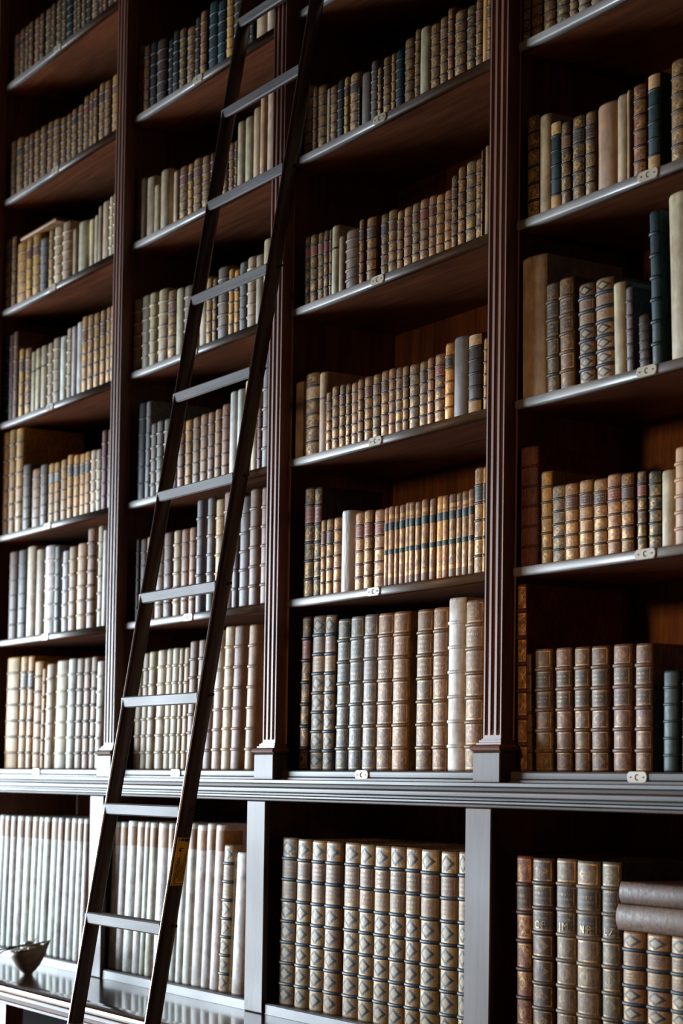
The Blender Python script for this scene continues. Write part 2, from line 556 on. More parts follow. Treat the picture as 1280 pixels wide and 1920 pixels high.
# ------------------------------------------------------------------ ladder
def ladder():
    Xl, LW, Y0_, b, Zb, d, sx = 2.02097, .41308, -.53, .200765, .199069, .270624, -.0784153
    zf, zt = -Z0 / S, 2.745
    ax = lambda z: Xl + sx * (z - Zb)
    ay = lambda z: Y0_ + b * (z - Zb)
    ld = thing('library_ladder', 'tall dark wooden library ladder with grey treads leaning on the bookcase', 'ladder', W(ax(zf) + LW / 2, ay(zf), zf))
    T, DP = .0135, .040
    def rail(x_off):
        m = MB()
        rings = []
        for z in [zf + (zt - zf) * k / 12 for k in range(13)]:
            x, y = ax(z) + x_off, ay(z)
            r, q = .0045, .011
            o = [(0, r), (r * .3, r * .3), (r, 0), (T - r, 0), (T - r * .3, r * .5), (T, q * .7), (T + .0012, DP * .5), (T, DP - q * .7), (T - r * .3, DP - r * .4), (T - r, DP),
                 (r, DP), (r * .3, DP - r * .3), (0, DP - r)]
            rings.append([W(x + a, y + c, z) for a, c in o])
        m.loft(rings, 'ladder', True)
        return m.build('rail', ld)
    rail(.001)
    right = rail(LW)
    for k in range(-4, 10):
        z = Zb + k * d
        if z < zf + .1:
            continue
        h = .0285
        x, y = ax(z), ay(z)
        m = MB()
        x0, x1 = x - .001, x + LW + .001
        c = .003
        prof = [(0, -h + c), (0, -c), (c, 0), (.034, 0), (.034, -.012), (.012, -.014), (.010, -h + .002), (c, -h)]
        rings = [[W(xx, y - .0015 + b * 0 + p, z + q) for p, q in prof] for xx in (x0, x1)]
        m.loft(rings, 'tread', False)
        rg = m.build('tread', ld)
        m = MB()
        zz = z - .006
        m.tube([W(ax(zz) + LW + T - .003, ay(zz) + DP * .8, zz), W(ax(zz) + LW + T + .010, ay(zz) + DP * .8, zz)], .0035, 'iron', 8)
        m.tube([W(ax(zz) - .006, ay(zz) + .006, zz), W(ax(zz) + .003, ay(zz) + .006, zz)], .003, 'iron', 8)
        m.build('tie_bolt', rg)
    # yellow safety sticker on the outer face of the right rail
    za, zb = Zb + .315 * d, Zb + .735 * d
    def P(u, t, lift):                         # u 0..1 across the rail, t 0..1 upwards
        z = za + (zb - za) * t
        return W(ax(z) + LW + T + .0014 + lift, ay(z) + DP * (.10 + .80 * u), z)
    m = MB()
    g = []
    for lift in (0, .0007):
        g.append([P(0, 0, lift), P(1, 0, lift), P(1, 1, lift), P(0, 1, lift)])
    m.loft(g, 'sticker', False)
    def bar(u0, u1, t0, t1, mat='black'):
        r = [[P(u0, t0, l), P(u1, t0, l), P(u1, t1, l), P(u0, t1, l)] for l in (.0006, .0011)]
        m.loft(r, mat, False)
    bar(.02, .98, .985, 1.0); bar(.02, .98, 0, .012); bar(.02, .98, .045, .055)
    bar(.28, .52, .915, .965); bar(.58, .92, .905, .965); bar(.06, .16, .93, .955)          # dark pictograms
    bar(.30, .36, .69, .78); bar(.36, .44, .70, .73); bar(.22, .30, .715, .75); bar(.36, .58, .755, .775)   # arrow-like mark
    for k, (u, t0, t1) in enumerate(((.14, .08, .48), (.25, .06, .58), (.38, .16, .62), (.52, .10, .44), (.64, .12, .50), (.76, .10, .66), (.87, .14, .72))):
        t = t0
        rr = random.Random(k)
        while t < t1:                          # word-like dashes, too small to read
            e = min(t1, t + rr.uniform(.03, .08))
            bar(u, u + (.055 if k in (1, 2) else .03), t, e)
            t = e + .013
    m.build('sticker', right)
ladder()

# ------------------------------------------------------------------ bowl on the bench
def bowl():
    c = W(.851, -.188, -.077)
    bw = thing('bowl', 'small dark conical bowl with twigs and pale pebbles on the bench top', 'bowl', c)
    # axis that points up, with a rim higher on the right as seen from the room
    rt = Vector((.53, .85, 0))
    fw = Vector((-.85, .53, 0))
    def P(r, a, h):
        lift = .010 * math.cos(a) * max(0, h / .075)
        return c + rt * (r * math.cos(a)) + fw * (r * math.sin(a)) + Vector((0, 0, h + lift))
    n = 28
    outer = [(.012, 0), (.013, .004), (.022, .012), (.034, .026), (.044, .043), (.051, .060), (.056, .076)]
    inner = [(.053, .075), (.047, .060), (.038, .042), (.024, .024), (.004, .018)]
    rg = []
    for k, (r, h) in enumerate(outer + inner):
        ring = []
        for q in range(n):
            a = 2 * math.pi * q / n
            wob = 1 + .035 * math.sin(3 * a + k * .3)
            tip = .015 * max(0, math.cos(a)) ** 6 if h > .07 else 0
            ring.append(P(r * wob + tip * .5, a, h + tip))
        rg.append(ring)
    m = MB(); m.loft(rg, 'bowl', True); m.build('shell', bw)
    rr = random.Random(4)
    for q in range(7):                         # pebbles heaped in the bowl
        a = q * 2 * math.pi / 6
        r = 0 if q == 6 else .029
        h = .078 if q == 6 else .072
        m = MB()
        s_ = rr.uniform(.012, .015)
        rings = []
        for k in range(1, 8):
            t = math.pi * k / 8
            rings.append([P(r, a, h) + Vector((s_ * math.sin(t) * math.cos(2 * math.pi * j / 10), s_ * math.sin(t) * math.sin(2 * math.pi * j / 10), -s_ * .75 * math.cos(t))) for j in range(10)])
        m.loft(rings, 'pale', True)
        tag(m.build('pebble', None, P(r, a, h)), 'pale rounded pebble lying in the conical bowl', 'pebble', 'pebbles in the bowl')
    tw = [[(-.115, .060), (-.075, .067), (-.03, .076), (.02, .083), (.052, .094)],
          [(-.10, .040), (-.07, .062), (-.02, .078), (.03, .080), (.05, .079)],
          [(-.055, .068), (-.02, .079), (.015, .087), (.022, .098)],
          [(.0, .078), (.03, .084), (.06, .092)],
          [(-.06, .072), (-.025, .074), (.01, .075), (.048, .078)]]
    words = ['longest thin twig sticking out over the left rim of the bowl', 'thin twig drooping over the left rim of the bowl', 'short forked-up twig standing highest in the bowl',
             'short twig lying towards the raised right rim of the bowl', 'straight twig lying across the middle of the bowl']
    for k, t in enumerate(tw):
        m = MB()
        off = (k - 2) * .012 - .012
        pts = [c + rt * a + fw * (off + .004 * math.sin(i * 2.1 + k)) + Vector((0, 0, h + .007)) for i, (a, h) in enumerate(t)]
        m.tube(pts, [.0022 - .0003 * i for i in range(len(pts))], 'twig', 6)
        tag(m.build('twig', None, pts[0]), words[k], 'twig', 'twigs in the bowl')
bowl()

# ------------------------------------------------------------------ books
TINT = {'n': (108, 70, 42), 't': (160, 118, 82), 'o': (198, 146, 64), 'r': (112, 58, 44), 'k': (66, 46, 34), 'g': (18, 54, 62), 'u': (24, 26, 30), 'p': (142, 104, 84),
        's': (124, 121, 120), 'h': (112, 96, 82), 'c': (218, 199, 162), 'w': (224, 222, 214), 'b': (196, 172, 134), 'y': (176, 157, 126)}
CNAME = {'n': 'brown', 't': 'tan', 'o': 'golden tan', 'r': 'reddish', 'k': 'dark brown', 'g': 'dark teal', 'u': 'black', 'p': 'pinkish tan', 's': 'grey', 'h': 'grey-brown',
         'c': 'cream', 'w': 'white', 'b': 'beige', 'y': 'greyish beige'}
LABEL = {'R': (130, 52, 40), 'G': (30, 62, 56), 'K': (44, 38, 34), 'T': (190, 150, 100), 'C': (200, 160, 104), 'B': (112, 112, 110)}
DEPTHMAX = S * (YB - .036) - .012

SPAN = math.radians(48)

def arc(T, bulge, n=11, grow=0.0, a0=0.0):
    """shallow round of a spine: x across, y into the shelf (0 at the crown), u along the curve"""
    out = []
    R = T / 2 / math.sin(SPAN)
    f = bulge / (R * (1 - math.cos(SPAN)))
    for k in range(n):
        u = a0 + (1 - 2 * a0) * k / (n - 1)
        a = SPAN * (2 * u - 1)
        out.append(((R + grow) * math.sin(a), f * R * (1 - math.cos(a)) - grow * math.cos(a), k / (n - 1)))
    return out

class Book:
    """geometry of one book: local x across the spine, y into the shelf, z up; parts is a list of (name, MB-adder)"""
    def __init__(s, T, H, sh, kind, tint, bands, labels, rnd):
        s.T, s.H, s.sh, s.kind, s.tint, s.bands, s.labels, s.r = T, H, sh, kind, tint, bands, labels, rnd
        s.bulge = min(.155 * T, .011)
        s.dep = min(DEPTHMAX, max(.10, H * rnd.uniform(.62, .72)))
        s.mat = {'v': 'vellum', 'V': 'vellum', 'x': 'vellum', 'l': 'leather', 'g': 'gilt', 'q': 'gilt', 'D': 'diamond', 'G': 'folio', 'P': 'wrapper'}[kind]
    def sx(s, x, y, z):
        return (x + s.sh * z, y, z)
    def cover(s, mb, xf):
        T, H, d, b = s.T, s.H, s.dep, s.bulge
        bt = min(.0032, T * .16)
        zs = [(0, .0012), (.004, 0), (H * .5, 0), (H - .005, 0), (H, .0016)]
        A = arc(T, b)
        n = len(A) + 2 + 4
        verts, uvs = [], []
        wob = s.r.uniform(-1, 1) * .0008
        for z, c in zs:
            pv = s.bands_n() * z / H
            prof = [(-T / 2, d, -1)] + [(x * (1 - c * 12 * 0), y + c, u) for x, y, u in A] + [(T / 2, d, 3)]
            prof += [(T / 2 - bt, d, 3), (T / 2 - bt, b + .002, 3), (-T / 2 + bt, b + .002, -1), (-T / 2 + bt, d, -1)]
            for x, y, u in prof:
                verts.append(s.sx(x + wob * math.sin(z * 30), y, z))
                uvs.append((u, pv))
        f, sm = [], []
        for a in range(len(zs) - 1):
            for k in range(n):
                q = (k + 1) % n
                f.append((a * n + k, a * n + q, (a + 1) * n + q, (a + 1) * n + k))
                sm.append(1 <= k < len(A))
        # end caps as quads between outer and inner outline
        L = (len(zs) - 1) * n
        na = len(A)
        for base, fl in ((0, True), (L, False)):
            i_lo, i_li = base + na + 4, base + na + 3 + 2          # inner left: back, front handled below
            o = [base + k for k in range(n)]
            left = [o[0], o[1], o[na + 4], o[na + 5]]
            right = [o[na], o[na + 1], o[na + 2], o[na + 3]]
            mid = [o[1 + k] for k in range(na)] + [o[na + 3], o[na + 4]]
            for q in (left, right, mid):
                f.append(tuple(reversed(q)) if fl else tuple(q))
                sm.append(False)
        mb.add(verts, f, s.mat, sm, uvs, s.tint, xf)
    def bands_n(s):
        return s.bands + 1 if s.bands else 1
    def pages(s, mb, xf):
        bt = min(.0032, s.T * .16) + .0003
        hx = s.T / 2 - bt
        z0, z1 = .004, s.H - .005
        y0, y1 = s.bulge + .0025, s.dep - .004
        v = [s.sx(x, y, z) for z in (z0, z1) for y in (y0, y1) for x in (-hx, hx)]
        mb.add(v, [(0, 2, 3, 1), (4, 5, 7, 6), (0, 1, 5, 4), (2, 6, 7, 3), (0, 4, 6, 2), (1, 3, 7, 5)], 'paper', False, None, lin(166, 142, 108), xf)
    def strip(s, mb, xf, zs, mat, tint, a0=.0, side=0.0, closed=True):
        """strip wrapped round the spine; zs = [(z, lift, v)]"""
        pr = None
        verts, uvs = [], []
        for z, g, v in zs:
            pr = arc(s.T, s.bulge, 11, g, a0)
            if side:
                e = g + .0004
                pr = [(-s.T / 2 - e, s.bulge + side, 0)] + pr + [(s.T / 2 + e, s.bulge + side, 1)]
            for x, y, u in pr:
                verts.append(s.sx(x, y, z))
                uvs.append((u, v))
        n = len(pr)
        f = [(a * n + k, a * n + k + 1, (a + 1) * n + k + 1, (a + 1) * n + k) for a in range(len(zs) - 1) for k in range(n - 1)]
        mb.add(verts, f, mat, True, uvs, tint, xf)
    def parts(s):
        out = [('cover', s.cover), ('page_block', s.pages)]
        k = s.kind
        dark = tuple(c * .36 for c in s.tint[:3]) + (1,)
        if s.bands:
            big = k in 'DGV' or s.H > .30
            hb, e = (.0042, .0030) if big else (.0030, .0016)
            hb *= min(1, .6 + s.H / .6); e = min(e, s.T * .09)
            bt, bm = s.tint, s.mat
            if k == 'D':
                bt, bm = lin(46, 62, 78), 'leather'
            elif k == 'G':
                bt, bm = tuple(c * .8 for c in s.tint[:3]) + (1,), 'leather'
            elif k in 'lgq':
                bt, bm = dark, 'leather'
            for i in range(1, s.bands + 1):
                zc = s.H * i / (s.bands + 1)
                pr = [(zc - hb, .0, .0), (zc - hb * .75, e * .7, .0), (zc - hb * .3, e, .0), (zc + hb * .3, e, .0), (zc + hb * .75, e * .7, .0), (zc + hb, .0, .0)]
                out.append(('raised_band', lambda mb, xf, pr=pr, bm=bm, bt=bt: s.strip(mb, xf, [(z, g, -3.0) for z, g, v in pr], bm, bt)))
        for z0, z1, tint, mat in s.labels:
            hb = .0048 if (k in 'DGV' or s.H > .30) and s.bands else .0028
            za, zb = s.H * z0 + (hb if s.bands else 0), s.H * z1 - (hb if s.bands else 0)
            side = .05 if k == 'x' else (.02 if k in 'q' else 0)
            out.append(('spine_label' if k != 'x' else 'leather_band',
                        lambda mb, xf, za=za, zb=zb, tint=tint, mat=mat, side=side: s.strip(mb, xf, [(za, .0004, 0.0), ((za + zb) / 2, .0006, .5), (zb, .0004, 1.0)], mat, tint, .0 if side else .06, side)))
        return out

def parse():
    books = []
    for line in BOOKS.strip().split('\n'):
        head, body = line.split('|')
        bay, lev = map(int, head.split())
        for i, e in enumerate(body.split(';')):
            a, b, h, sh, sp = e.split()
            books.append((bay, lev, i, int(a) / 10000, int(b) / 10000, int(h) / 1000, int(sh) / 1000, sp))
    return books

ORD = ['first', 'second', 'third', 'fourth', 'fifth', 'sixth', 'seventh', 'eighth', 'ninth', 'tenth', 'eleventh', 'twelfth', 'thirteenth', 'fourteenth', 'fifteenth', 'sixteenth',
       'seventeenth', 'eighteenth', 'nineteenth', 'twentieth', 'twenty-first', 'twenty-second', 'twenty-third', 'twenty-fourth', 'twenty-fifth', 'twenty-sixth', 'twenty-seventh']
ROW = {-1: 'below the ledge', 0: 'standing on the ledge', 1: 'on first shelf above ledge', 2: 'on second shelf above ledge', 3: 'on third shelf above ledge',
       4: 'on fourth shelf above ledge', 5: 'on fifth shelf above ledge', 6: 'on sixth shelf above ledge'}
BAY = {1: 'leftmost bay', 2: 'second bay', 3: 'third bay', 4: 'rightmost bay'}
KEEP = 300

def make_books():
    books = parse()
    cam = W(6.51, -2.57, .53)
    def size(bk):
        bay, lev, i, a, b, h, sh, sp = bk
        zb = {-1: -.048, 0: .560}.get(lev, LZ[lev - 1] + TH if lev > 0 else 0)
        p = W((a + b) / 2, .04, zb)
        top = 2.0
        return (b - a) * h / (p - cam).length ** 2
    order = sorted(range(len(books)), key=lambda k: -size(books[k]))
    keep = set(order[:KEEP])
    far = MB()
    for k, (bay, lev, i, a, b, H, sh, sp) in enumerate(books):
        r = random.Random(1000 + k)
        zb = -.048 if lev == -1 else (.560 if lev == 0 else LZ[lev - 1] + TH)
        yf = (-.012 if lev == -1 else .036)
        T = max(.004, b - a)
        kind, c, lab = sp[0], (sp[1:2] or 'w'), sp[2:]
        base = TINT[c]
        if kind in 'vV' and c == 't':
            base = (190, 154, 108)
        if kind == 'G':                        # tint darkened below the ledge and in the rightmost bay, imitating light falloff
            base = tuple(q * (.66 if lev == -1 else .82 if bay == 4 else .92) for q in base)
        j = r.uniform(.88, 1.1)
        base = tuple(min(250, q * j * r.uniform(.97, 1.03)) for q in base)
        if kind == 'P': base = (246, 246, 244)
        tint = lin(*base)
        bands = {'v': 0, 'V': 5, 'l': 5, 'g': 5, 'D': 7, 'G': 6, 'x': 0, 'q': 0, 'P': 0}[kind]
        if kind == 'G' and (bay, lev) in ((4, 0), (4, 2)): bands = 5
        if kind == 'G' and lev == -1: bands = 7
        if kind == 'D' and H < .3: bands = 6 if lev == 2 else 7
        if kind in 'gl' and H > .3: bands = 6
        if kind == 'V' and lev == 0: bands = 6
        labels = []
        n = bands + 1
        panel = lambda q, col, mat='label': ((n - 1 - q) / n, (n - q) / n, lin(*col), mat)
        if kind == 'D':
            f_ = r.uniform(.85, 1.08)
            for q, col in ((1, (122, 96, 78)), (2, (140, 112, 80))):
                labels.append(panel(q, [v_ * f_ for v_ in col]))
        elif kind == 'G' and not lab:
            g = base if lev != -1 else (96, 84, 76)
            for q in (1, 2):
                labels.append(panel(q, [v_ * (.92 if lev == 0 and bay == 3 else .62) for v_ in g]))
        elif kind == 'x':
            labels.append((.84, .965, lin(178, 132, 82), 'vellum'))
        elif kind == 'q':
            labels += [(.70, .80, lin(14, 44, 36), 'leather'), (.40, .46, lin(20, 54, 46), 'leather')]
        elif lab and kind != 'v':
            labels.append(panel(1, LABEL[lab]))
            if lab in 'TC' and c in 'gk':       # pale labels at head and foot
                labels[-1] = panel(0, LABEL[lab]); labels.append(panel(n - 1, LABEL[lab]))
        elif lab:
            labels.append((.66, .69, lin(*LABEL[lab]), 'leather'))
        elif kind == 'g' and bands and r.random() < .5:
            labels.append(panel(1, [v_ * .8 for v_ in r.choice([(130, 62, 46), (96, 60, 44), (150, 96, 60), (70, 52, 44)])]))
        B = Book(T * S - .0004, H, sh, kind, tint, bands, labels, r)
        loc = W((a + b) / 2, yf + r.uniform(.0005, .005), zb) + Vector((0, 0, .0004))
        if k not in keep:
            for nm, fn in B.parts():
                fn(far, Matrix.Translation(loc))
            continue
        mt = {'v': 'plain %s vellum book', 'V': 'ribbed %s vellum book', 'l': '%s leather book', 'g': 'gilt-tooled %s leather book', 'D': 'diamond-tooled %s leather folio',
              'G': 'broad-banded %s leather folio', 'x': 'tall white-covered volume', 'q': 'slim green-labelled %s book', 'P': 'book in torn white paper'}[kind]
        if '%s' in mt:
            mt = mt % CNAME[c]
        if lab and kind != 'q':
            mt = {'R': 'red-labelled ', 'G': 'green-labelled ', 'K': 'dark-labelled ', 'T': 'pale-labelled ', 'C': 'pale-labelled ', 'B': 'grey-labelled '}[lab[0]] + mt.replace('gilt-tooled ', 'gilt ')
        label = '%s, %s from left %s, %s' % (mt, ORD[i], ROW[lev], BAY[bay])
        t = thing('book', label, 'book', loc, 'books %s, %s' % (ROW[lev], BAY[bay]))
        for nm, fn in B.parts():
            m = MB()
            fn(m, None)
            o = m.build(nm)
            o.parent = t
        if bay == 4 and lev == -1 and kind == 'G':
            letters(t, B, {1: 'C F', 2: 'J M', 3: 'N P', 4: 'L Z'}[i], (n - 3) / n)
    if far.v:
        o = far.build('distant_books', None, W(.5, .04, 1.8))
        o['kind'] = 'stuff'
        tag(o, 'remaining small old leather and vellum books scattered along the upper shelves', 'books')

def letters(parent, B, txt, z0):
    cu = D.curves.new('lettering', 'FONT')
    cu.body = txt
    cu.size = .022
    cu.align_x = 'CENTER'
    cu.extrude = .0003
    ob = D.objects.new('tmp', cu)
    COL.objects.link(ob)
    dg = bpy.context.evaluated_depsgraph_get()
    me = D.meshes.new_from_object(ob.evaluated_get(dg))
    D.objects.remove(ob)
    wmax = max(abs(v.co.x) for v in me.vertices)
    k = min(1.0, B.T * .40 / wmax)
    for v in me.vertices:                      # bend the lettering round the spine
        x, y, q = v.co.x * k, v.co.y, v.co.z
        zz = B.H * z0 + .010 + y
        R = B.T / 2 / math.sin(SPAN)
        yy = R - math.sqrt(max(0, R * R - x * x)) - .0012 - q
        v.co = B.sx(x, yy, zz)
    me.materials.clear()
    me.materials.append(M['gold'])
    o = D.objects.new('gilt_lettering', me)
    COL.objects.link(o)
    o.parent = parent

def flat_book(label, x, y, z, L, Wd, Hh, rot, tint, kind='v', group=None, tilt=0.0):
    """a book lying on its side: spine along local x"""
    r = random.Random(int(L * 1e4))
    B = Book(Hh, L, 0, kind, lin(*tint), 0, [], r)
    B.dep = Wd
    t = thing('book', label, 'book', W(x, y, z) + Vector((0, 0, Hh / 2 + .0003)), group)
    t.rotation_euler = (Matrix.Rotation(math.radians(rot), 4, 'Z') @ Matrix.Rotation(tilt, 4, 'Y') @ Matrix.Rotation(math.pi / 2, 4, 'Y')).to_euler()
    for nm, fn in B.parts():
        m = MB()
        fn(m, None)
        m.build(nm).parent = t
    return t

